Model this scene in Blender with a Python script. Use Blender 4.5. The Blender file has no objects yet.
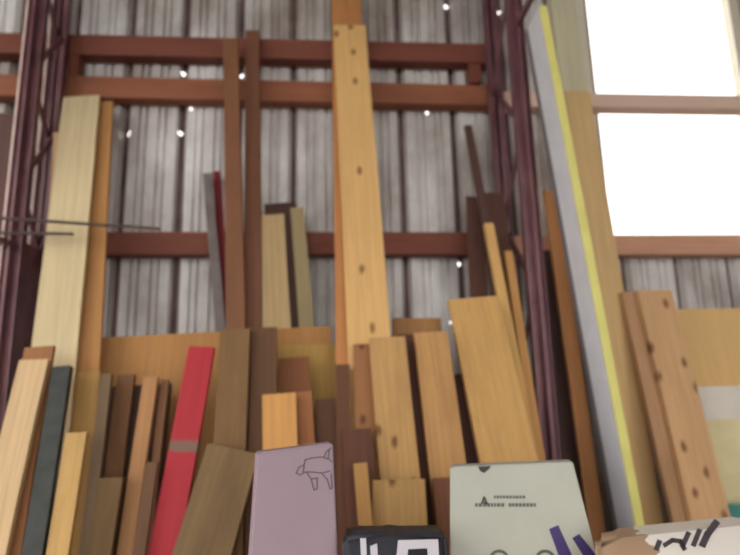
import bpy, bmesh, math, random
from mathutils import Vector, Matrix
random.seed(11)
sc = bpy.context.scene
COL = sc.collection
# ------------------------------------------------------------------ camera
F_PX = 555.0
YAW, PITCH, ROLL = math.radians(4.1), math.radians(11.0), math.radians(1.3)
CAM = Vector((0, 0, 1.4))
FW = Vector((math.sin(YAW)*math.cos(PITCH), math.cos(YAW)*math.cos(PITCH), math.sin(PITCH)))
R0 = Vector((math.cos(YAW), -math.sin(YAW), 0)); U0 = R0.cross(FW)
RT = R0*math.cos(ROLL) - U0*math.sin(ROLL); UP = R0*math.sin(ROLL) + U0*math.cos(ROLL)
cd = bpy.data.cameras.new('camera'); cam = bpy.data.objects.new('camera', cd); COL.objects.link(cam)
cd.sensor_width = 36; cd.lens = 36*F_PX/740
cam.matrix_world = Matrix((( RT.x, UP.x, -FW.x, CAM.x), (RT.y, UP.y, -FW.y, CAM.y), (RT.z, UP.z, -FW.z, CAM.z), (0, 0, 0, 1)))
cd.dof.use_dof = True; cd.dof.focus_distance = 0.95; cd.dof.aperture_fstop = 2.5; cd.dof.aperture_blades = 0
cd.clip_start = 0.05
sc.camera = cam

def at(px, py, Y0, k=0.0, m=0.0):
    """where the sight line through a picture point meets the plane y = Y0 + k z + m x"""
    d = RT*((px-370)/F_PX) + UP*((277.5-py)/F_PX) + FW
    t = (Y0 + k*CAM.z + m*CAM.x - CAM.y)/(d.y - k*d.z - m*d.x)
    return CAM + d*t

# ------------------------------------------------------------------ materials
GAIN = 1.3
DESAT = .13
def lin(c, gain=None):
    g = GAIN if gain is None else gain
    out = []
    gr = .3*c[0]+.55*c[1]+.15*c[2]
    for v in c:
        v = v+(gr-v)*DESAT
        v /= 255.0
        v = v/12.92 if v <= .04045 else ((v+.055)/1.055)**2.4
        out.append(v*g)
    q = min(1.0, .84/max(out))
    return (*[v*q for v in out], 1)
def new_mat(name):
    m = bpy.data.materials.new(name); m.use_nodes = True
    nt = m.node_tree; nt.nodes.clear()
    o = nt.nodes.new('ShaderNodeOutputMaterial'); b = nt.nodes.new('ShaderNodeBsdfPrincipled')
    nt.links.new(b.outputs[0], o.inputs[0])
    return m, nt, b
def nd(nt, t, **kw):
    n = nt.nodes.new(t)
    for a, v in kw.items(): setattr(n, a, v)
    return n
def mixc(nt, fac, a, b, blend='MIX'):
    n = nt.nodes.new('ShaderNodeMix'); n.data_type = 'RGBA'; n.blend_type = blend
    for i, v in ((0, fac), (6, a), (7, b)):
        if hasattr(v, 'is_output'): nt.links.new(v, n.inputs[i])
        else: n.inputs[i].default_value = v
    return n.outputs[2]
def ramp(nt, src, p0, p1, c0=(0,0,0,1), c1=(1,1,1,1)):
    r = nt.nodes.new('ShaderNodeValToRGB'); r.color_ramp.elements[0].position = p0; r.color_ramp.elements[1].position = p1
    r.color_ramp.elements[0].color = c0; r.color_ramp.elements[1].color = c1
    nt.links.new(src, r.inputs[0]); return r.outputs[0]
def coords(nt, scale, rnd=True):
    tc = nt.nodes.new('ShaderNodeTexCoord'); src = tc.outputs['Object']
    if rnd:
        oi = nt.nodes.new('ShaderNodeObjectInfo'); mu = nd(nt, 'ShaderNodeMath', operation='MULTIPLY'); mu.inputs[1].default_value = 37.0
        nt.links.new(oi.outputs['Random'], mu.inputs[0])
        ad = nd(nt, 'ShaderNodeVectorMath', operation='ADD'); nt.links.new(src, ad.inputs[0]); nt.links.new(mu.outputs[0], ad.inputs[1]); src = ad.outputs[0]
    mp = nd(nt, 'ShaderNodeVectorMath', operation='MULTIPLY'); mp.inputs[1].default_value = scale
    nt.links.new(src, mp.inputs[0]); return mp.outputs[0]
def noise(nt, vec, scale=1, detail=4, rough=.55):
    n = nt.nodes.new('ShaderNodeTexNoise'); n.inputs['Scale'].default_value = scale; n.inputs['Detail'].default_value = detail
    n.inputs['Roughness'].default_value = rough; nt.links.new(vec, n.inputs['Vector']); return n.outputs['Fac']

_wood = {}
def wood(c, knots=0.0, grain=.35, wear=.25, gain=None, band=None):
    key = (c, knots, grain, wear, gain, band)
    if key in _wood: return _wood[key]
    m, nt, b = new_mat('sawn_wood')
    base = lin(c, gain)
    dk = (base[0]*.54, base[1]*.49, base[2]*.44, 1); lq = min(1.18, .88/max(base[:3])); lt = (base[0]*lq, base[1]*lq, base[2]*lq*.97, 1)
    g = noise(nt, coords(nt, (55, 55, 1.6)), 1, 5, .6)
    col = mixc(nt, ramp(nt, g, .35, .68), lt, base)
    g2 = noise(nt, coords(nt, (150, 150, 3.0)), 1, 3)
    f2 = nd(nt, 'ShaderNodeMath', operation='MULTIPLY'); f2.inputs[1].default_value = grain; nt.links.new(ramp(nt, g2, .45, .75), f2.inputs[0])
    col = mixc(nt, f2.outputs[0], col, dk)
    w = noise(nt, coords(nt, (7, 7, 2.2)), 1, 6, .62)
    f3 = nd(nt, 'ShaderNodeMath', operation='MULTIPLY'); f3.inputs[1].default_value = wear; nt.links.new(ramp(nt, w, .44, .66), f3.inputs[0])
    col = mixc(nt, f3.outputs[0], col, dk)
    if knots:
        v = nt.nodes.new('ShaderNodeTexVoronoi'); v.inputs['Scale'].default_value = 1.0
        v.voronoi_dimensions = '2D'
        sp = nt.nodes.new('ShaderNodeSeparateXYZ'); cb = nt.nodes.new('ShaderNodeCombineXYZ')
        nt.links.new(coords(nt, (10*knots, 0, 5.5*knots)), sp.inputs[0]); nt.links.new(sp.outputs['X'], cb.inputs['X']); nt.links.new(sp.outputs['Z'], cb.inputs['Y'])
        nt.links.new(cb.outputs[0], v.inputs['Vector'])
        nk = noise(nt, coords(nt, (38, 0, 20)), 1, 3)
        dk_ = nd(nt, 'ShaderNodeMath', operation='MULTIPLY_ADD'); dk_.inputs[1].default_value = .14; nt.links.new(nk, dk_.inputs[0]); nt.links.new(v.outputs['Distance'], dk_.inputs[2])
        k = ramp(nt, dk_.outputs[0], .12, .22, (1,1,1,1), (0,0,0,1))
        sc_ = nt.nodes.new('ShaderNodeSeparateColor'); nt.links.new(v.outputs['Color'], sc_.inputs[0])
        gt = nd(nt, 'ShaderNodeMath', operation='GREATER_THAN'); gt.inputs[1].default_value = .35; nt.links.new(sc_.outputs[0], gt.inputs[0])
        kk = nd(nt, 'ShaderNodeMath', operation='MULTIPLY'); nt.links.new(k, kk.inputs[0]); nt.links.new(gt.outputs[0], kk.inputs[1])
        fk = nd(nt, 'ShaderNodeMath', operation='MULTIPLY'); fk.inputs[1].default_value = .9; nt.links.new(kk.outputs[0], fk.inputs[0])
        col = mixc(nt, fk.outputs[0], col, (base[0]*.3, base[1]*.2, base[2]*.13, 1))
    if band:   # a worn grey band of bare wood across a painted board
        tc = nt.nodes.new('ShaderNodeTexCoord'); sx = nt.nodes.new('ShaderNodeSeparateXYZ'); nt.links.new(tc.outputs['Object'], sx.inputs[0])
        a = nd(nt, 'ShaderNodeMath', operation='SUBTRACT'); a.inputs[1].default_value = band[0]; nt.links.new(sx.outputs['Z'], a.inputs[0])
        ab = nd(nt, 'ShaderNodeMath', operation='ABSOLUTE'); nt.links.new(a.outputs[0], ab.inputs[0])
        ns = nd(nt, 'ShaderNodeMath', operation='MULTIPLY_ADD'); ns.inputs[1].default_value = .03; nt.links.new(noise(nt, coords(nt, (30, 30, 30)), 1, 3), ns.inputs[0]); nt.links.new(ab.outputs[0], ns.inputs[2])
        bf = ramp(nt, ns.outputs[0], band[1]+.006, band[1]+.018, (1,1,1,1), (0,0,0,1))
        col = mixc(nt, bf, col, lin((120, 92, 78)))
    nt.links.new(col, b.inputs['Base Color']); b.inputs['Roughness'].default_value = .72
    bp = nt.nodes.new('ShaderNodeBump'); bp.inputs['Strength'].default_value = .12; bp.inputs['Distance'].default_value = .002
    nt.links.new(g, bp.inputs['Height']); nt.links.new(bp.outputs[0], b.inputs['Normal'])
    _wood[key] = m; return m
def plain(c, rough=.6, mottle=.12, scale=9, metal=0.0, gain=None, name='painted_surface'):
    m, nt, b = new_mat(name); base = lin(c, gain)
    n = noise(nt, coords(nt, (scale,)*3), 1, 5)
    dk = tuple(v*(1-mottle*2.2) for v in base[:3]) + (1,)
    nt.links.new(mixc(nt, ramp(nt, n, .4, .7), base, dk), b.inputs['Base Color'])
    b.inputs['Roughness'].default_value = rough; b.inputs['Metallic'].default_value = metal
    return m
def sheet_metal(c):
    m, nt, b = new_mat('galvanised_sheet'); base = lin(c)
    n = noise(nt, coords(nt, (1.6, 1.6, .9), False), 1, 6, .65)
    col = mixc(nt, ramp(nt, n, .38, .72), base, lin((118, 98, 84)))
    n2 = noise(nt, coords(nt, (16, 16, 1.2), False), 1, 5, .6)
    f = nd(nt, 'ShaderNodeMath', operation='MULTIPLY'); f.inputs[1].default_value = .18; nt.links.new(ramp(nt, n2, .5, .75), f.inputs[0])
    col = mixc(nt, f.outputs[0], col, lin((112, 88, 80)))
    nt.links.new(col, b.inputs['Base Color']); b.inputs['Roughness'].default_value = .55; b.inputs['Metallic'].default_value = .15
    return m
def steel_mat():
    m, nt, b = new_mat('red_oxide_steel')
    n = noise(nt, coords(nt, (14, 14, 5)), 1, 5, .65)
    nt.links.new(mixc(nt, ramp(nt, n, .42, .75), lin((108, 66, 74)), lin((136, 92, 92))), b.inputs['Base Color'])
    b.inputs['Roughness'].default_value = .38; b.inputs['Metallic'].default_value = .1
    return m
M_STEEL = steel_mat()
M_WALL = sheet_metal((216, 214, 213))
M_TROUGH_DARK = plain((104, 80, 78), .8, .3, 5, name='rusty_rib')  # recess darkening painted into the trough colour
M_GIRT = wood((118, 60, 44), 0, .3, .35)
M_GIRT2 = wood((140, 80, 52), 0, .3, .35)
M_RAIL_GLARE = wood((236, 200, 182), 0, .1, .05)  # window glare put into the wood colour
M_SILL_GLARE = wood((196, 142, 116), 0, .2, .2)  # paler than the other rails, glare from the window in the colour

# ------------------------------------------------------------------ object helpers
def put(name, bm, mat, parent=None, mw=None):
    bmesh.ops.recalc_face_normals(bm, faces=bm.faces)
    me = bpy.data.meshes.new(name); bm.to_mesh(me); bm.free()
    o = bpy.data.objects.new(name, me); COL.objects.link(o)
    for m in (mat if isinstance(mat, (list, tuple)) else [mat]): me.materials.append(m)
    if parent: o.parent = parent
    if mw is not None: o.matrix_world = mw
    return o
def tag(o, label, cat, group=None):
    o['label'] = label; o['category'] = cat
    if group: o['group'] = group
    return o
def empty(name, loc):
    o = bpy.data.objects.new(name, None); COL.objects.link(o); o.location = loc; o.empty_display_size = .05; return o
def struct(name, bm, mat): 
    o = put(name, bm, mat); o['kind'] = 'structure'; return o
def box(bm, x0, x1, y0, y1, z0, z1):
    vs = [bm.verts.new(p) for p in ((x0,y0,z0),(x1,y0,z0),(x1,y1,z0),(x0,y1,z0),(x0,y0,z1),(x1,y0,z1),(x1,y1,z1),(x0,y1,z1))]
    for f in ((0,1,5,4),(1,2,6,5),(2,3,7,6),(3,0,4,7),(4,5,6,7),(3,2,1,0)): bm.faces.new([vs[i] for i in f])
def bev(bm, w, seg=2):
    bmesh.ops.bevel(bm, geom=[e for e in bm.edges if e.calc_length() > w*2.5], offset=w, segments=seg, affect='EDGES', profile=.6)
def bar(bm, a, b, w, t, up=Vector((0,0,1))):
    """a straight bar of section w x t from a to b"""
    a, b = Vector(a), Vector(b); u = (b-a).normalized(); s = u.cross(up)
    if s.length < 1e-4: s = u.cross(Vector((0,1,0)))
    s.normalize(); n = s.cross(u)
    vs = [bm.verts.new(p + s*i*w/2 + n*j*t/2) for p in (a, b) for i, j in ((-1,-1),(1,-1),(1,1),(-1,1))]
    for f in ((0,1,5,4),(1,2,6,5),(2,3,7,6),(3,0,4,7),(4,5,6,7),(3,2,1,0)): bm.faces.new([vs[i] for i in f])
def tube(bm, a, b, r, n=10):
    a, b = Vector(a), Vector(b); u = (b-a).normalized(); s = u.orthogonal().normalized(); q = u.cross(s)
    ra = [bm.verts.new(a + (s*math.cos(2*math.pi*i/n) + q*math.sin(2*math.pi*i/n))*r) for i in range(n)]
    rb = [bm.verts.new(b + (s*math.cos(2*math.pi*i/n) + q*math.sin(2*math.pi*i/n))*r) for i in range(n)]
    for i in range(n): bm.faces.new((ra[i], ra[(i+1)%n], rb[(i+1)%n], rb[i]))
    bm.faces.new(ra[::-1]); bm.faces.new(rb)

def board(name, tl, tr, bl, br, plane, th, mat, label, cat='board', group=None, zbase=0.0, skew=False, bow=.002, bevel=.003, lvl=False):
    """a sawn board leaning in a plane: width, tilt and length measured in that plane, foot on the floor"""
    Y0, k = plane[0], plane[1]; m = plane[2] if len(plane) > 2 else 0.0
    TL, TR, BL, BR = (at(p[0], p[1], Y0, k, m) for p in (tl, tr, bl, br))
    T, B = (TL+TR)/2, (BL+BR)/2
    n = Vector((m, -1, k)).normalized(); u = (T-B).normalized(); w = u.cross(n).normalized()
    W = ((TR-TL).dot(w) + (BR-BL).dot(w))/2
    if lvl:
        u = Vector((0, k, 1)).normalized(); w = u.cross(n).normalized(); W = (TR-TL).dot(w); B = T - u*.3
    low = abs(w.z)*W/2 + n.z*th
    s = (B.z - low - zbase - .002)/u.z
    O = B - u*s; L = (T-O).length
    sk = ((TR-TL).dot(u))/2 if skew else 0.0
    mw = Matrix(((w.x, -n.x, u.x, O.x), (w.y, -n.y, u.y, O.y), (w.z, -n.z, u.z, O.z), (0, 0, 0, 1)))
    bm = bmesh.new(); N = max(3, int(L/.25)); rings = []
    ph = random.uniform(0, 6)
    for i in range(N+1):
        z = L*i/N; e = bow*math.sin(ph + 3.1*i/N*2); j = random.uniform(-.0008, .0008)
        z1, z2 = (z-sk, z+sk) if i == N else (z, z)
        rings.append([bm.verts.new(p) for p in ((-W/2+j+e, 0, z1), (W/2+j+e, 0, z2), (W/2+j+e, th, z2), (-W/2+j+e, th, z1))])
    for a, b2 in zip(rings, rings[1:]):
        for i in range(4): bm.faces.new((a[i], a[(i+1)%4], b2[(i+1)%4], b2[i]))
    bm.faces.new(rings[0][::-1]); bm.faces.new(rings[-1])
    if bevel:
        es = [e for e in bm.edges if len(e.link_faces) == 2 and e.calc_face_angle(0) > .8]
        bmesh.ops.bevel(bm, geom=es, offset=min(bevel, th*.25), segments=2, affect='EDGES')
    o = put(name, bm, mat, mw=mw)
    tag(o, label, cat, group)
    o['L'] = L; o['W'] = W
    return o
def slab(name, pts, plane, th, mat, zbase, bevel=.006, seg=3, parent=None, side=None):
    """upright box whose front has the outline pts (picture points, clockwise from bottom left); points with y None go to the base"""
    Y0, k = plane[0], plane[1]; m = plane[2] if len(plane) > 2 else 0.0
    n = Vector((m, -1, k)).normalized()
    P = [at(p[0], p[1], Y0, k, m) for p in pts]
    # drop the two lowest points along their edges to the base height
    def down(p, q):
        d = (p-q).normalized(); return p + d*((zbase-p.z)/d.z)
    P[0] = down(P[0], P[1]); P[-1] = down(P[-1], P[-2])
    bm = bmesh.new()
    back = Vector((-n.x, -n.y, 0)).normalized()*th
    if side is not None:   # set square to its own skewed side, the package is not a right-angled box
        back = Vector((side, 1, 0)).normalized()*th
    f = [bm.verts.new(p) for p in P]; r = [bm.verts.new(p+back) for p in P]
    bm.faces.new(f); bm.faces.new(r[::-1]); N = len(f)
    for i in range(N): bm.faces.new((f[i], r[i], r[(i+1)%N], f[(i+1)%N]))
    c = sum(P, Vector())/len(P); c.z = zbase
    for v in bm.verts: v.co -= c
    if bevel: bmesh.ops.bevel(bm, geom=list(bm.edges), offset=bevel, segments=seg, affect='EDGES')
    return put(name, bm, mat, parent, Matrix.Translation(c))
def mark(name, polys, plane, mat, parent, lift=.0012, th=.0006):
    """flat printed mark lying on a face: polygons of picture points in the face's plane"""
    Y0, k = plane[0], plane[1]; m = plane[2] if len(plane) > 2 else 0.0
    n = Vector((m, -1, k)).normalized(); bm = bmesh.new()
    for poly in polys:
        P = [at(p[0], p[1], Y0, k, m) + n*lift for p in poly]
        f = [bm.verts.new(p) for p in P]; r = [bm.verts.new(p - n*th) for p in P]
        bm.faces.new(f); bm.faces.new(r[::-1])
        for i in range(len(f)): bm.faces.new((f[i], r[i], r[(i+1)%len(f)], f[(i+1)%len(f)]))
    inv = parent.matrix_world.inverted()
    for v in bm.verts: v.co = inv @ v.co
    return put(name, bm, mat, parent)
def stroke(pts, w):
    """polyline of picture points to thin quads"""
    out = []
    for (x0, y0), (x1, y1) in zip(pts, pts[1:]):
        l = math.hypot(x1-x0, y1-y0) or 1; nx, ny = -(y1-y0)/l*w/2, (x1-x0)/l*w/2
        ex, ey = (x1-x0)/l*w/4, (y1-y0)/l*w/4
        out.append([(x0-ex+nx, y0-ey+ny), (x1+ex+nx, y1+ey+ny), (x1+ex-nx, y1+ey-ny), (x0-ex-nx, y0-ey-ny)])
    return out

# ------------------------------------------------------------------ the shed
WY = 3.06                      # inner face of the metal cladding
GY0, GY1 = 2.965, 3.055        # timber rails
XL, XR, ZT = -4.0, 4.0, 4.5
rib0 = at(124, 135, WY).x; rib5 = at(402, 135, WY).x; PITCH_R = (rib5-rib0)/5
wx0, wx1 = at(590, 130, WY).x, at(737, 20, WY).x
wz0, wz1 = at(670, 238, WY).z, 4.25
holes = [(128,132,.014),(179,131,.012),(182,71,.012),(191,109,.009),(241,73,.012),(427,113,.010),(447,3,.014),(500,9,.010),(453,322,.013),(460,263,.012)]
H = [(at(x, y, WY).x, at(x, y, WY).z, r) for x, y, r in holes]
def prof(x):
    """cladding profile: deep trough every pitch, two shallow grooves between"""
    u = ((x-rib0)/PITCH_R + .5) % 1.0 - .5; a = abs(u)
    if a < .042: return .038
    if a < .095: return .038*(1-(a-.042)/.053)
    for c in (.27, .39):
        d = abs(a-c)
        if d < .018: return .02
        if d < .035: return .02*(1-(d-.018)/.017)
    return 0.0
def wall_sheet():
    xs = {XL, XR, wx0, wx1}
    i = math.floor((XL-rib0)/PITCH_R)-1
    while rib0+i*PITCH_R < XR+PITCH_R:
        c = rib0+i*PITCH_R
        for s in (-1, 1):
            for a in (.042, .095, .235, .252, .288, .305, .355, .372, .408, .425): xs.add(c+s*a*PITCH_R)
        i += 1
    zs = {0.0, ZT, wz0, wz1}; z = .4
    while z < ZT: zs.add(z); z += .4
    for hx, hz, r in H:
        for a in (-1, -.45, .45, 1): xs.add(hx+a*r); zs.add(hz+a*r)
    xs = sorted(x for x in xs if XL-1e-6 <= x <= XR+1e-6); zs = sorted(zs)
    bm = bmesh.new()
    g = [[bm.verts.new((x, WY+prof(x), z)) for x in xs] for z in zs]
    for j in range(len(zs)-1):
        zc = (zs[j]+zs[j+1])/2
        for i in range(len(xs)-1):
            xc = (xs[i]+xs[i+1])/2
            if wx0 < xc < wx1 and wz0 < zc < wz1: continue
            if any(abs(xc-hx) < r and abs(zc-hz) < r and (abs(xc-hx) < .45*r or abs(zc-hz) < .45*r) for hx, hz, r in H): continue
            fc = bm.faces.new((g[j][i], g[j][i+1], g[j+1][i+1], g[j+1][i]))
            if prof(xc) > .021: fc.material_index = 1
    bmesh.ops.delete(bm, geom=[v for v in bm.verts if not v.link_faces], context='VERTS')
    return bm
struct('wall_rear', wall_sheet(), [M_WALL, M_TROUGH_DARK])
bm = bmesh.new(); box(bm, XL-.1, XL, 2.2, 3.1, 0, ZT); struct('wall_left', bm, plain((120, 112, 106)))  # unseen left wall cut short so the sky brightens left-facing surfaces
bm = bmesh.new(); box(bm, XR, XR+.1, -4, 3.1, 0, ZT); struct('wall_right', bm, plain((120, 112, 106)))
bm = bmesh.new(); box(bm, XL-.1, XR+.1, -4, 3.2, ZT, ZT+.06); struct('ceiling', bm, plain((110, 96, 86)))
bm = bmesh.new(); box(bm, -14, 14, -14, 14, -.1, 0); struct('floor', bm, plain((84, 74, 66), .9, .15, 3, name='packed_earth'))

def rail(p0, p1, h_px, mat, label, x0=None, x1=None, xa=None):
    a, b = at(*p0, GY0), at(*p1, GY0)
    h = (at(p0[0], p0[1]-h_px/2, GY0) - at(p0[0], p0[1]+h_px/2, GY0)).z
    zf = lambda x: a.z + (b.z-a.z)*(x-a.x)/(b.x-a.x)
    X0, X1 = (a.x if x0 is None else x0), (b.x if x1 is None else x1)
    bm = bmesh.new(); L = X1-X0; mid = Vector((X0, 0, zf(X0)))
    d = Vector((X1-X0, 0, zf(X1)-zf(X0))); ang = math.atan2(d.z, d.x); L = d.length
    box(bm, 0, L, GY0, GY1, -h/2, h/2); bev(bm, .004)
    # rotate the length onto local z for the grain: keep as built, grain handled by swapped axes
    R = Matrix.Rotation(math.pi/2, 4, 'Y')   # local z -> x
    for v in bm.verts: v.co = Vector((-v.co.z, v.co.y-GY0, v.co.x))
    mw = Matrix.Translation((X0, GY0, zf(X0))) @ Matrix.Rotation(-ang, 4, 'Y') @ R
    return tag(put('wall_rail', bm, mat, mw=mw), label, 'rail')
XC = at(500, 150, 2.9).x      # right column
rail((70, 44), (480, 53), 20, M_GIRT, 'dark red-brown timber rail, topmost across the metal wall', x0=-3.9, x1=XC+.02)
rail((70, 86), (485, 95), 21, M_GIRT2, 'red-brown timber rail second from the top, with daylight holes beside it', x0=-3.9, x1=XC+.02)
rail((105, 243), (465, 243), 23, M_GIRT, 'lowest dark timber rail between the two steel columns', x0=-3.9, x1=XC+.02)
rail((600, 100), (738, 102), 14, M_RAIL_GLARE, 'pale pinkish timber rail between the two bright windows', x0=XC+.03, x1=3.9)
rail((615, 245), (738, 245), 19, M_SILL_GLARE, 'pale brown timber sill rail under the lower bright window', x0=XC+.03, x1=3.9)

def block(px0, px1, y0, y1, label):
    a, b = at(px0, y0, GY0), at(px1, y1, GY0)
    bm = bmesh.new(); box(bm, 0, b.x-a.x, 0, GY1-GY0, 0, a.z-b.z); bev(bm, .003)
    tag(put('timber_block', bm, M_GIRT, mw=Matrix.Translation((a.x, GY0, b.z))), label, 'block')
block(469, 482, 63.5, 82.5, 'short dark timber block between the two top rails near the right column')
block(68, 77, 54.5, 75.5, 'short dark timber block between the two top rails near the left column')
# windows: thin pale frames with clear panes in the opening
m, nt, b = new_mat('clear_glass'); nt.nodes.remove(b)
tr = nt.nodes.new('ShaderNodeBsdfTransparent'); gl = nt.nodes.new('ShaderNodeBsdfGlossy'); gl.inputs['Roughness'].default_value = .05
mx = nt.nodes.new('ShaderNodeMixShader'); mx.inputs[0].default_value = .05
nt.links.new(tr.outputs[0], mx.inputs[1]); nt.links.new(gl.outputs[0], mx.inputs[2]); nt.links.new(mx.outputs[0], [n for n in nt.nodes if n.type == 'OUTPUT_MATERIAL'][0].inputs[0])
M_GLASS = m
M_FRAME = plain((215, 205, 185), .45, .05, gain=1.4)
M_STRIP = plain((150, 140, 132), .6, .05)  # grey for the thin strip along the left stile
zr = at(670, 101, WY).z
for i, (z0, z1) in enumerate(((zr+.01, wz1), (wz0, zr-.01))):
    w = empty('window_%d' % (i+1), ((wx0+wx1)/2, WY+.02, z0)); w['kind'] = 'structure'
    def wp(name, bm, mat):
        for v in bm.verts: v.co -= w.location
        o = put(name, bm, mat, w); return o
    t = .045
    bm = bmesh.new()
    box(bm, wx0-.01, wx0+t, WY-.005, WY+.06, z0, z1); box(bm, wx1-t, wx1+.02, WY-.005, WY+.06, z0, z1)
    box(bm, wx0+t, wx1-t, WY-.005, WY+.06, z0, z0+.02); box(bm, wx0+t, wx1-t, WY-.005, WY+.06, z1-.02, z1)
    wp('window_frame', bm, M_FRAME)
    bm = bmesh.new(); box(bm, wx0+t, wx0+t+.02, WY+.0, WY+.05, z0+.02, z1-.02); wp('window_seal', bm, M_STRIP)
    bm = bmesh.new(); box(bm, wx0+t, wx1-t, WY+.03, WY+.034, z0+.02, z1-.02); wp('window_pane', bm, M_GLASS)

# ------------------------------------------------------------------ laced steel columns
M_HIGHLIGHT = plain((216, 188, 176), .4, .1, 20)  # pale colour standing in for highlights on the steel edges
def put_local(prt, name, bm): return prt(name, bm)
def column(x, ya, yb, label, up, zoff, strips=False):
    t = empty('steel_column', (x, (ya+yb)/2, 0)); tag(t, label, 'column')
    def prt(name, bm):
        for v in bm.verts: v.co -= t.location
        return put(name, bm, M_STEEL, t)
    for y, s in ((ya, -1), (yb, 1)):
        bm = bmesh.new()                   # tee chord made of an angle pair
        box(bm, x-.042, x+.042, y-.004, y+.004, 0, ZT-.02)
        box(bm, x-.006, x+.006, y-.004 if s > 0 else y-.05, y+.05 if s > 0 else y+.004, 0, ZT-.02)
        box(bm, x-.042, x-.036, y-.02, y+.02, 0, ZT-.02); box(bm, x+.036, x+.042, y-.02, y+.02, 0, ZT-.02)
        prt('chord', bm)
        if strips:  # thin pale strips imitate the highlight along each chord
            bm = bmesh.new(); box(bm, x-.052, x-.042, y-.024, y-.008, 0, ZT-.02); o = put_local(prt, 'flange_edge', bm); o.data.materials.clear(); o.data.materials.append(M_HIGHLIGHT); o['label'] = 'pale worn flange edge'
    z = zoff; i = 0; y0, y1 = ya+.0, yb-.0
    while z < ZT-.45:
        a, b = ((y0, y1) if i % 2 == 0 else (y1, y0))
        bm = bmesh.new(); bar(bm, (x+.016*(-1)**i, a, z), (x+.016*(-1)**i, b, z+up), .03, .012, Vector((1,0,0))); prt('lacing_bar', bm)
        z += up; i += 1
    return t, prt
tR, pR = column(XC, 2.52, 2.908, 'purple-brown laced steel column left of the bright windows', .42, .1)
pk = at(527, 27, 2.5); bm = bmesh.new(); bar(bm, (XC, 2.5, pk.z), (XC, 1.9, pk.z), .03, .02, Vector((1,0,0))); pR('cross_arm', bm)
XCL = at(55, 100, 2.92).x
tL, pL = column(XCL, 2.68, 2.908, 'purple-brown laced steel column at the left edge, behind the iron rods', .3, .05, True)
bm = bmesh.new(); box(bm, XCL+.017, XCL+.022, 2.69, 2.9, .4, 2.12); pL('gusset_plate', bm)
bm = bmesh.new(); zh = at(20, 232, 2.5).z; box(bm, XCL-.02, XCL+.02, 2.44, 2.68, zh-.03, zh-.012); pL('hook_arm', bm)

# iron rods lying on the left column's arm
M_ROD = plain((86, 66, 58), .6, .2, 40)
for (xe, ye, Y, lab) in ((160, 229, 2.47, 'long thin rusty iron rod crossing the pale board'), (73, 234, 2.50, 'short thin rusty iron rod just below the longer one')):
    e = at(xe, ye, Y); s = at(0, ye-11 if xe > 100 else ye-1, Y+.01); d = (s-e).normalized()
    bm = bmesh.new(); tube(bm, e, e+d*min(1.5, (e-s).length+.6), .0075)
    for v in bm.verts: v.co -= e
    tag(put('iron_rod', bm, M_ROD, mw=Matrix.Translation(e)), lab, 'rod')

# ------------------------------------------------------------------ timber leaning on the wall
K = .3; C = .27
BO = board
# left end
BO('board', (62,95), (100,97), (33,345), (76,345), (1.98,K), .02, wood((196,176,134), 0, .25, .12), 'tall wide cream board, the palest, beside the left steel column')
BO('board', (90,100), (113,103), (70,375), (98,376), (2.025,K), .02, wood((176,122,66), 0, .3, .2), 'tall orange-tan board showing along the right edge of the cream board')
BO('board', (53,132), (67,132), (42,330), (58,330), (2.004,K), .012, wood((186,146,108), 0, .3, .2), 'narrow tan board peeking out left of the tall cream board')
BO('board', (-24,113), (36,113), (-60,400), (3,400), (2.80,.03), .02, wood((92,60,56), 0, .3, .3), 'dark brown board at the far left edge, left of the steel column')
BO('board', (22,359), (46,360), (-31,555), (8,555), (1.76,K), .025, wood((196,162,118), 0, .3, .2), 'pale wood board leaning left in the lower left corner')
BO('board', (29,346), (50,347), (-18,555), (25,555), (1.815,K), .02, wood((150,96,54), 0, .3, .3), 'orange-brown board just behind the pale one in the lower left corner')
BO('board', (53,366), (70,366), (20,555), (42,555), (1.77,K), .03, plain((52,56,52), .6, .2, 20), 'dark green painted board among the wood at lower left')
BO('board', (67,432), (85,433), (45,555), (69,555), (1.70,K), .025, wood((182,142,80), 0, .3, .2), 'short yellow-tan board in front, right of the dark green board')
BO('board', (75,372), (101,372), (56,555), (80,555), (1.88,K), .02, wood((164,122,62), 0, .3, .25), 'mustard-tan board standing behind the short yellow-tan one')
BO('board', (100,374), (111,374), (79,555), (91,555), (1.84,K), .02, wood((112,88,62), 0, .3, .4), 'narrow grey-brown board right of the mustard-tan one')
BO('board', (107,386), (173,384), (86,555), (152,555), (1.965,K), .015, wood((70,42,30), 0, .35, .4), 'wide dark board in the gaps behind the narrow brown boards at left')  # added backing, its dark colour stands in for shade between boards
BO('board', (117,375), (135,374), (95,555), (113,555), (1.92,K), .025, wood((112,72,40), 0, .4, .45), 'brown board behind the short olive-brown piece')
BO('board', (101,478), (122,477), (86,555), (112,555), (1.80,K), .025, wood((108,80,44), 0, .35, .4), 'short olive-brown board low in front of a taller brown board')
BO('board', (142,377), (158,377), (118,555), (132,555), (1.865,K), .025, wood((166,116,70), 0, .35, .3), 'narrow light brown board with pale top end, middle of left cluster')
BO('board', (161,379), (168,380), (142,555), (151,555), (1.90,K), .02, wood((122,82,52), 0, .35, .3), 'very thin brown batten just left of the red board')
BO('board', (147,462), (156,462), (132,555), (146,555), (1.80,K), .02, wood((108,72,46), 0, .35, .4), 'short dark batten low to the left of the red board')
red = BO('board', (186,347), (216,346), (150,555), (176,555), (1.83,K), .025, wood((172,34,46), 0, .12, .12), 'bright red painted board with a worn grey band')
zb = (at(186, 446, 1.83, K) - Vector(red.matrix_world.translation)).dot(red.matrix_world.col[2].to_3d())
red.data.materials[0] = wood((172,34,46), 0, .12, .12, None, (zb, .022))
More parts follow.
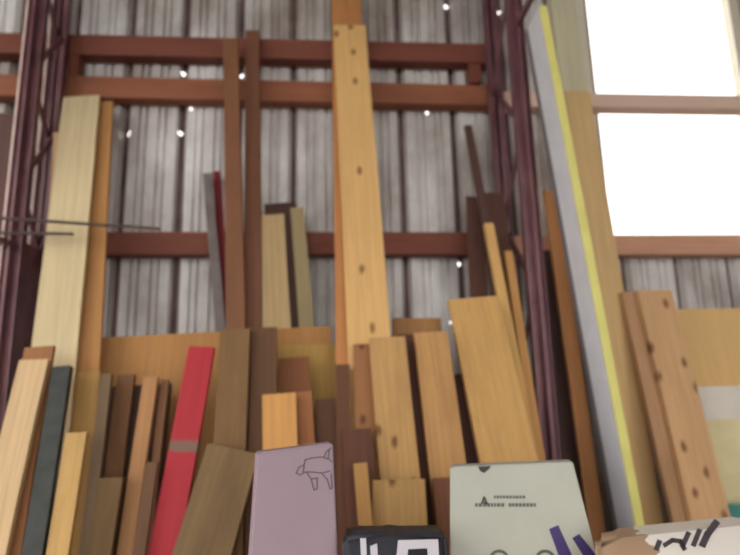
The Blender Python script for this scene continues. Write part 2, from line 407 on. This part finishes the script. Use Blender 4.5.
BO('board', (207,448), (259,449), (170,555), (231,555), (1.75,K), .03, wood((118,90,54), 0, .4, .6), 'wide olive-brown weathered board low in front, right of the red board')
BO('board', (221,330), (250,328), (213,450), (246,450), (1.86,C), .03, wood((118,84,46), 0, .35, .35), 'brown weathered plank just right of the red board top')
BO('board', (251,328), (277,327), (248,450), (275,450), (1.895,C), .03, wood((96,62,36), 0, .35, .35), 'darker brown plank behind the bright orange-tan short board')
T1 = BO('timber', (222,38), (239,38), (227,325), (243,325), (1.945,C), .045, wood((122,76,48), 0, .3, .3), 'left one of two tall dark timbers standing close together')
T2 = BO('timber', (245,30), (260,30), (244,325), (260,325), (1.995,C), .045, wood((112,68,46), 0, .3, .35), 'right and slightly taller of two tall dark timbers')
BO('plywood_sheet', (84,337), (336,327), (62,555), (334,555), (2.13,K), .012, wood((168,116,60), 0, .2, .3), 'wide tan plywood sheet behind the red board and brown planks', 'plywood')
BO('plywood_sheet', (276,346), (346,343), (272,500), (346,500), (2.085,K), .012, wood((170,130,62), 0, .2, .3), 'narrow mustard plywood sheet left of the tall knotty pine', 'plywood')
BO('board', (202,174), (213,172), (216,325), (224,325), (2.30,.25), .02, plain((118,106,104), .6, .15, 12), 'narrow grey board left of the two tall timbers')
BO('board', (212,170), (221,172), (223,325), (229,325), (2.34,.25), .02, wood((124,30,38), 0, .15, .2), 'thin dark red board edge beside the narrow grey one')
BO('board', (259,215), (284,214), (263,325), (291,325), (2.35,.25), .02, wood((190,160,112), 0, .3, .15), 'pale straw board, wider of two, right of the tall timbers')
BO('board', (289,208), (304,207), (300,325), (313,325), (2.35,.25), .02, wood((150,132,94), 0, .3, .2), 'pale olive board, narrower, leaning right of the straw one')
BO('board', (263,203), (297,203), (270,325), (303,325), (2.372,.25), .02, wood((70,44,38), 0, .3, .3), 'dark board in the gap behind the straw and olive boards')  # shade behind the two pale boards, built as a dark board
# centre
C = .27
BO('board', (334,26), (365,24), (346,335), (391,335), (1.93,C), .03, wood((206,160,96), .8, .22, .14), 'tallest knotty light pine board in the centre')
BO('board', (329,-10), (362,-10), (338,300), (372,300), (1.975,C), .03, wood((178,116,62), 0, .3, .25), 'orange-brown board rising out of frame behind the tall knotty pine')
BO('board', (335,366), (350,363), (339,520), (353,520), (1.87,C), .03, wood((100,58,34), 0, .3, .4), 'narrow dark brown stick left of the tall pine')
BO('board', (263,394), (296,393), (263,500), (300,500), (1.825,.29), .02, wood((196,138,70), 0, .25, .15), 'short bright orange-tan board standing above the pink box')
BO('board', (297,392), (312,391), (301,500), (318,500), (1.865,K), .025, wood((156,96,52), 0, .3, .3), 'orange-brown narrow board right of the bright orange-tan one')
BO('board', (278,358), (308,357), (281,500), (316,500), (1.96,K), .02, wood((132,78,44), 0, .3, .3), 'reddish-brown board behind the bright orange-tan short board')
BO('board', (315,400), (334,398), (318,520), (340,520), (1.91,K), .02, wood((92,58,36), 0, .3, .4), 'dark brown board behind the right corner of the pink box')
BO('board', (343,428), (371,430), (346,540), (378,540), (1.81,C), .02, wood((92,50,34), 0, .35, .4), 'reddish-brown board right of the pink box, behind the small tan stick')
BO('board', (354,463), (367,463), (360,540), (375,540), (1.715,C), .02, wood((170,122,62), 0, .3, .2), 'small tan stick right of the pink box')
BO('board', (370,338), (405,336), (379,478), (420,478), (1.83,C), .03, wood((180,136,78), .9, .3, .35), 'knotty pine board just right of the tallest one, lower')
BO('board', (373,481), (424,478), (374,540), (429,540), (1.75,C), .03, wood((176,134,76), .8, .3, .4), 'short pine board in front above the black package')
BO('board', (413,333), (448,331), (432,478), (468,478), (1.86,C), .03, wood((178,130,74), 0, .3, .4), 'plain pine board behind the grey-white carton left corner')
BO('board', (434,478), (453,477), (438,540), (462,540), (1.78,C), .025, wood((112,66,42), 0, .3, .4), 'short red-brown board between black package and white carton')
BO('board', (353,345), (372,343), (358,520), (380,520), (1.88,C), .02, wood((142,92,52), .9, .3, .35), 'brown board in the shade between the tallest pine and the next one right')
BO('board', (398,335), (436,333), (410,490), (455,490), (1.935,C), .02, wood((84,44,30), 0, .3, .3), 'dark mahogany board in the gap between two pine boards')  # added dark filler, gap shade put into its colour
BO('board', (441,374), (474,374), (459,490), (500,490), (1.975,C), .02, wood((80,42,32), 0, .3, .3), 'dark mahogany board in the gap left of the wide golden board')  # dark colour of this added board supplies the shade in the gap
BO('board', (393,319), (441,317), (400,480), (455,480), (2.03,C), .025, wood((152,106,58), 0, .3, .4), 'brown board whose top shows behind two pine boards')
BO('board', (450,299), (497,296), (479,462), (540,460), (1.88,C), .03, wood((188,142,78), 0, .3, .4), 'wide golden pine board standing behind the white carton')
BO('board', (486,224), (493,222), (516,400), (528,400), (1.95,K), .03, wood((196,150,84), 0, .25, .2), 'slim golden pine strip, left of two behind the wide golden board')
BO('board', (505,252), (512,250), (536,460), (546,460), (1.985,K), .03, wood((182,130,70), 0, .25, .2), 'slim pine strip nearest the right steel column')
BO('board', (466,197), (482,196), (472,325), (490,325), (2.135,K), .02, wood((86,52,42), 0, .3, .35), 'dark brown plank left of the slim golden strips')
BO('board', (481,194), (504,192), (494,325), (520,325), (2.10,K), .02, wood((98,64,54), 0, .3, .35), 'dark brown plank behind the slim golden strips')
BO('board', (465,126), (472,124), (490,260), (498,260), (2.04,K), .025, wood((84,54,48), 0, .3, .35), 'thin dark stick rising above the dark brown planks', 'stick')
# right of the column
BO('board', (546,190), (556,190), (586,525), (606,525), (2.64,.04), .02, wood((164,108,60), 0, .3, .3), 'brown board edge left of the grey insulation panel')
BO('board', (536,250), (566,250), (560,470), (596,470), (2.74,.04), .02, wood((72,46,44), 0, .3, .35), 'dark board in the shade right of the right steel column')  # shadow beside the column, built as a dark board
BO('board', (559,92), (591,90), (632,525), (662,525), (2.42,.06), .02, wood((198,162,108), 0, .2, .15), 'tan board directly right of the yellow panel edge')
BO('board', (548,-6), (574,-6), (592,300), (617,300), (2.66,.055), .03, wood((186,180,150), 0, .12, .1), 'tall grey-olive board left of the upper bright window')
BO('board', (621,292), (635,291), (674,520), (688,520), (2.135,.2), .03, wood((170,128,90), 0, .35, .35), 'narrow knot-free pine board below the window, left of wide knotty one')
BO('board', (638,291), (671,289), (691,520), (731,518), (2.10,.2), .03, wood((192,148,102), .85, .25, .2), 'wide knotty pine board below the bright windows')
BO('plywood_sheet', (664,310), (770,307), (688,500), (800,500), (2.36,.2), .015, wood((222,178,112), 0, .3, .1), 'golden plywood sheet at the right edge below the sill rail', 'plywood', lvl=True)
BO('panel', (676,387), (780,385), (700,540), (808,540), (2.31,.2), .02, plain((246,238,224), .6, .05), 'white panel right of the wide knotty pine board', 'panel', lvl=True)
BO('panel', (672,421), (780,418), (690,540), (802,540), (2.25,.2), .03, plain((226,210,158), .7, .05), 'pale yellow panel low at the right edge', 'panel', lvl=True)
BO('panel', (725,504), (776,503), (733,560), (788,560), (2.15,.2), .02, plain((60,140,130), .5, .1), 'small teal panel in the lower right corner', 'panel', lvl=True)

# foam insulation panel standing edge-on against the right column
yn, yf = 2.20, 2.40
tn, bn = at(547, 5, yn), at(645, 525, yn)
u = (tn-bn).normalized(); bn = bn - u*((bn.z-.01)/u.z)
t = empty('insulation_panel', bn); tag(t, 'tall grey insulation panel with yellow front edge, leaning on the right steel column', 'panel')
nrm = u.cross(Vector((0,1,0))).normalized()
if nrm.x > 0: nrm = -nrm
thk = .036
def quadbox(bm, O, a, b, c):
    vs = [bm.verts.new(O + a*i + b*j + c*l) for l in (0, 1) for i, j in ((0,0),(1,0),(1,1),(0,1))]
    for f in ((0,1,5,4),(1,2,6,5),(2,3,7,6),(3,0,4,7),(4,5,6,7),(3,2,1,0)): bm.faces.new([vs[i] for i in f])
Lp = (tn-bn).length
bm = bmesh.new(); quadbox(bm, Vector((0,.012,0)), nrm*thk, Vector((0,yf-yn-.052,0)), u*Lp); bev(bm, .002); put('panel_face', bm, plain((212,214,222), .55, .04, gain=1.4), t)
bm = bmesh.new(); quadbox(bm, Vector((0,0,0)), nrm*thk, Vector((0,.0118,0)), u*Lp); bev(bm, .003); o = put('edge_strip', bm, plain((248,240,128), .5, .04), t); o['label'] = 'yellow front edge'
bm = bmesh.new(); quadbox(bm, Vector((0,yf-yn-.0398,0)), nrm*thk, Vector((0,.0398,0)), u*Lp); bev(bm, .003); o = put('edge_strip', bm, plain((112,108,112), .5, .06), t); o['label'] = 'dark grey rear edge'

# ------------------------------------------------------------------ bench with boxes and bags in front
ZB = .85
t = empty('workbench', (.4, 1.27, 0)); tag(t, 'plain wooden workbench under the boxes', 'workbench')
bm = bmesh.new(); box(bm, -.9, .95, -.32, .25, ZB-.04, ZB); bev(bm, .004); put('bench_top', bm, wood((150,110,70)), t)
for sx in (-.85, .9):
    for sy in (-.28, .2):
        bm = bmesh.new(); box(bm, sx-.035, sx+.035, sy-.035, sy+.035, 0, ZB-.04); bev(bm, .003); put('leg', bm, wood((150,110,70)), t)

INK = plain((62,54,60), .7, .05); VIOLET = plain((66,50,112), .6, .05); GREYINK = plain((98,98,92), .7, .05)
# pink flat box with a drawn cow
PP = (1.22, .10, .22)
pink = slab('flat_box', [(250,555), (257,453), (333,443), (338,555)], PP, .045, plain((152,130,142), .6, .03), ZB, .004)
tag(pink, 'pinkish-grey flat box with a cow drawing in its upper right', 'box')
cow = []
for s in ([(296,473),(299,467),(304,465),(305,460),(311,458),(322,457),(328,459)], [(296,473),(300,475),(305,472),(312,472),(322,473),(330,471)],
          [(307,473),(311,479),(314,490),(317,489),(317,478)], [(322,474),(327,479),(330,489),(332,488),(331,474)], [(324,458),(326,452),(331,448)], [(329,450),(328,458),(332,462)], [(311,479),(318,478)], [(303,472),(304,466)]):
    cow += stroke(s, 1.25)
mark('cow_drawing', cow, PP, plain((100,84,94), .7, .05), pink)
# white carton with print
PC = (1.30, .08, .0)
carton = slab('carton', [(450,556), (450,467), (573,462), (584,506), (597,556)], PC, .05, plain((172,174,162), .65, .03), ZB, .003, 3, None, .25)
tag(carton, 'grey-white carton with small print and purple slanted strokes', 'carton')
mark('tape_notch', [[(478,466.5),(491,465.8),(489,469),(484,473),(480,471)]], PC, INK, carton)
lg = stroke([(482,503),(484,497),(487,504)], 1.8) + stroke([(483,502),(488,504)], 1.4)
mark('logo', lg, PC, INK, carton)
ln = []
x = 494
while x < 524: w = random.uniform(1.6, 3); ln.append([(x,495.5),(x+w,495.4),(x+w,498.4),(x,498.5)]); x += w+1.0
mark('small_print', ln, PC, GREYINK, carton)
ln = []; x = 475
while x < 535:
    w = random.uniform(1.8, 3.4)
    if not 503 < x < 507: ln.append([(x,503.2),(x+w,503),(x+w,506.6),(x,506.8)])
    x += w+.9
mark('small_print', ln, PC, GREYINK, carton)
mark('printed_letter', [[(549,529),(558,525),(574,560),(560,560)]], PC, VIOLET, carton)
mark('printed_letter', [[(572,538),(579,534),(600,560),(586,560)]], PC, VIOLET, carton)
def arc(cx, cy, r): return stroke([(cx+r*math.cos(a), cy-r*math.sin(a)) for a in [math.pi*(.15+.7*i/8) for i in range(9)]], 3)
mark('printed_letter', arc(499, 560, 9), PC, GREYINK, carton); mark('printed_letter', arc(545, 560, 9), PC, GREYINK, carton)

def pillow(name, pts, plane, depth, mat, zbase, side, bv=.018):
    """soft package: bevelled slab, subdivided and gently crumpled"""
    o = slab(name, pts, plane, depth, mat, zbase, bv, 5, None, side)
    bm = bmesh.new(); bm.from_mesh(o.data)
    bmesh.ops.triangulate(bm, faces=[f for f in bm.faces if len(f.verts) > 4])
    for f in bm.faces: f.smooth = True
    bm.to_mesh(o.data); bm.free()
    return o
PB = (1.22, .04, .0)
blk = pillow('package', [(342,556), (341,540), (350,536), (390,536), (447,535), (449,556)], PB, .10, plain((50,50,60), .6, .15, 25), ZB, .07, .012)
tag(blk, 'black plastic package with white letters, between pink box and white carton', 'package')
WHT = plain((190,186,196), .5, .03)
mark('printed_letter', [[(396,560),(398,540),(438,539),(439,560),(428,560),(427,548),(408,549),(407,560)]], PB, WHT, blk, .002)
mark('printed_letter', [[(361,560),(360,538),(366,538),(367,560)]], PB, WHT, blk, .002)
mark('printed_letter', [[(371,560),(370,546),(377,543),(378,560)]], PB, WHT, blk, .002)
PW = (1.20, .04, .0)
m, nt, b = new_mat('printed_bag')
tc = nt.nodes.new('ShaderNodeTexCoord'); sx = nt.nodes.new('ShaderNodeSeparateXYZ'); nt.links.new(tc.outputs['Object'], sx.inputs[0])
ns = nd(nt, 'ShaderNodeMath', operation='MULTIPLY_ADD'); ns.inputs[1].default_value = .16; nt.links.new(noise(nt, coords(nt, (9, 9, 22), False), 1, 4), ns.inputs[0]); nt.links.new(sx.outputs['X'], ns.inputs[2])
nt.links.new(mixc(nt, ramp(nt, ns.outputs[0], -.10, .0), lin((160,128,100)), lin((226,218,208), 1.6)), b.inputs['Base Color']); b.inputs['Roughness'].default_value = .5
bag = pillow('bag', [(596,560), (595,543), (622,538), (660,534), (700,530), (740,526), (790,523), (792,560)], PW, .09, m, ZB, .47, .014)
tag(bag, 'white bag with brown left end and black slanted letters, lower right corner', 'bag')
bi = []
for s, w in (([(656,549),(659,541)], 5), ([(664,545),(672,540),(680,541),(684,549)], 4.5), ([(682,546),(688,533)], 5), ([(693,545),(699,530)], 5), ([(702,545),(707,534),(716,522)], 7)):
    mark('printed_letter', stroke(s, w), PW, INK, bag, .002)

# ------------------------------------------------------------------ daylight
w = bpy.data.worlds.new('overcast_sky'); sc.world = w; w.use_nodes = True
bg = w.node_tree.nodes['Background']; bg.inputs[0].default_value = (1.0, .97, .925, 1); bg.inputs[1].default_value = 4.3
vs = sc.view_settings
vs.view_transform = 'Standard'; vs.look = 'None'; vs.gamma = 1.0; vs.use_curve_mapping = False; vs.exposure = -0.62
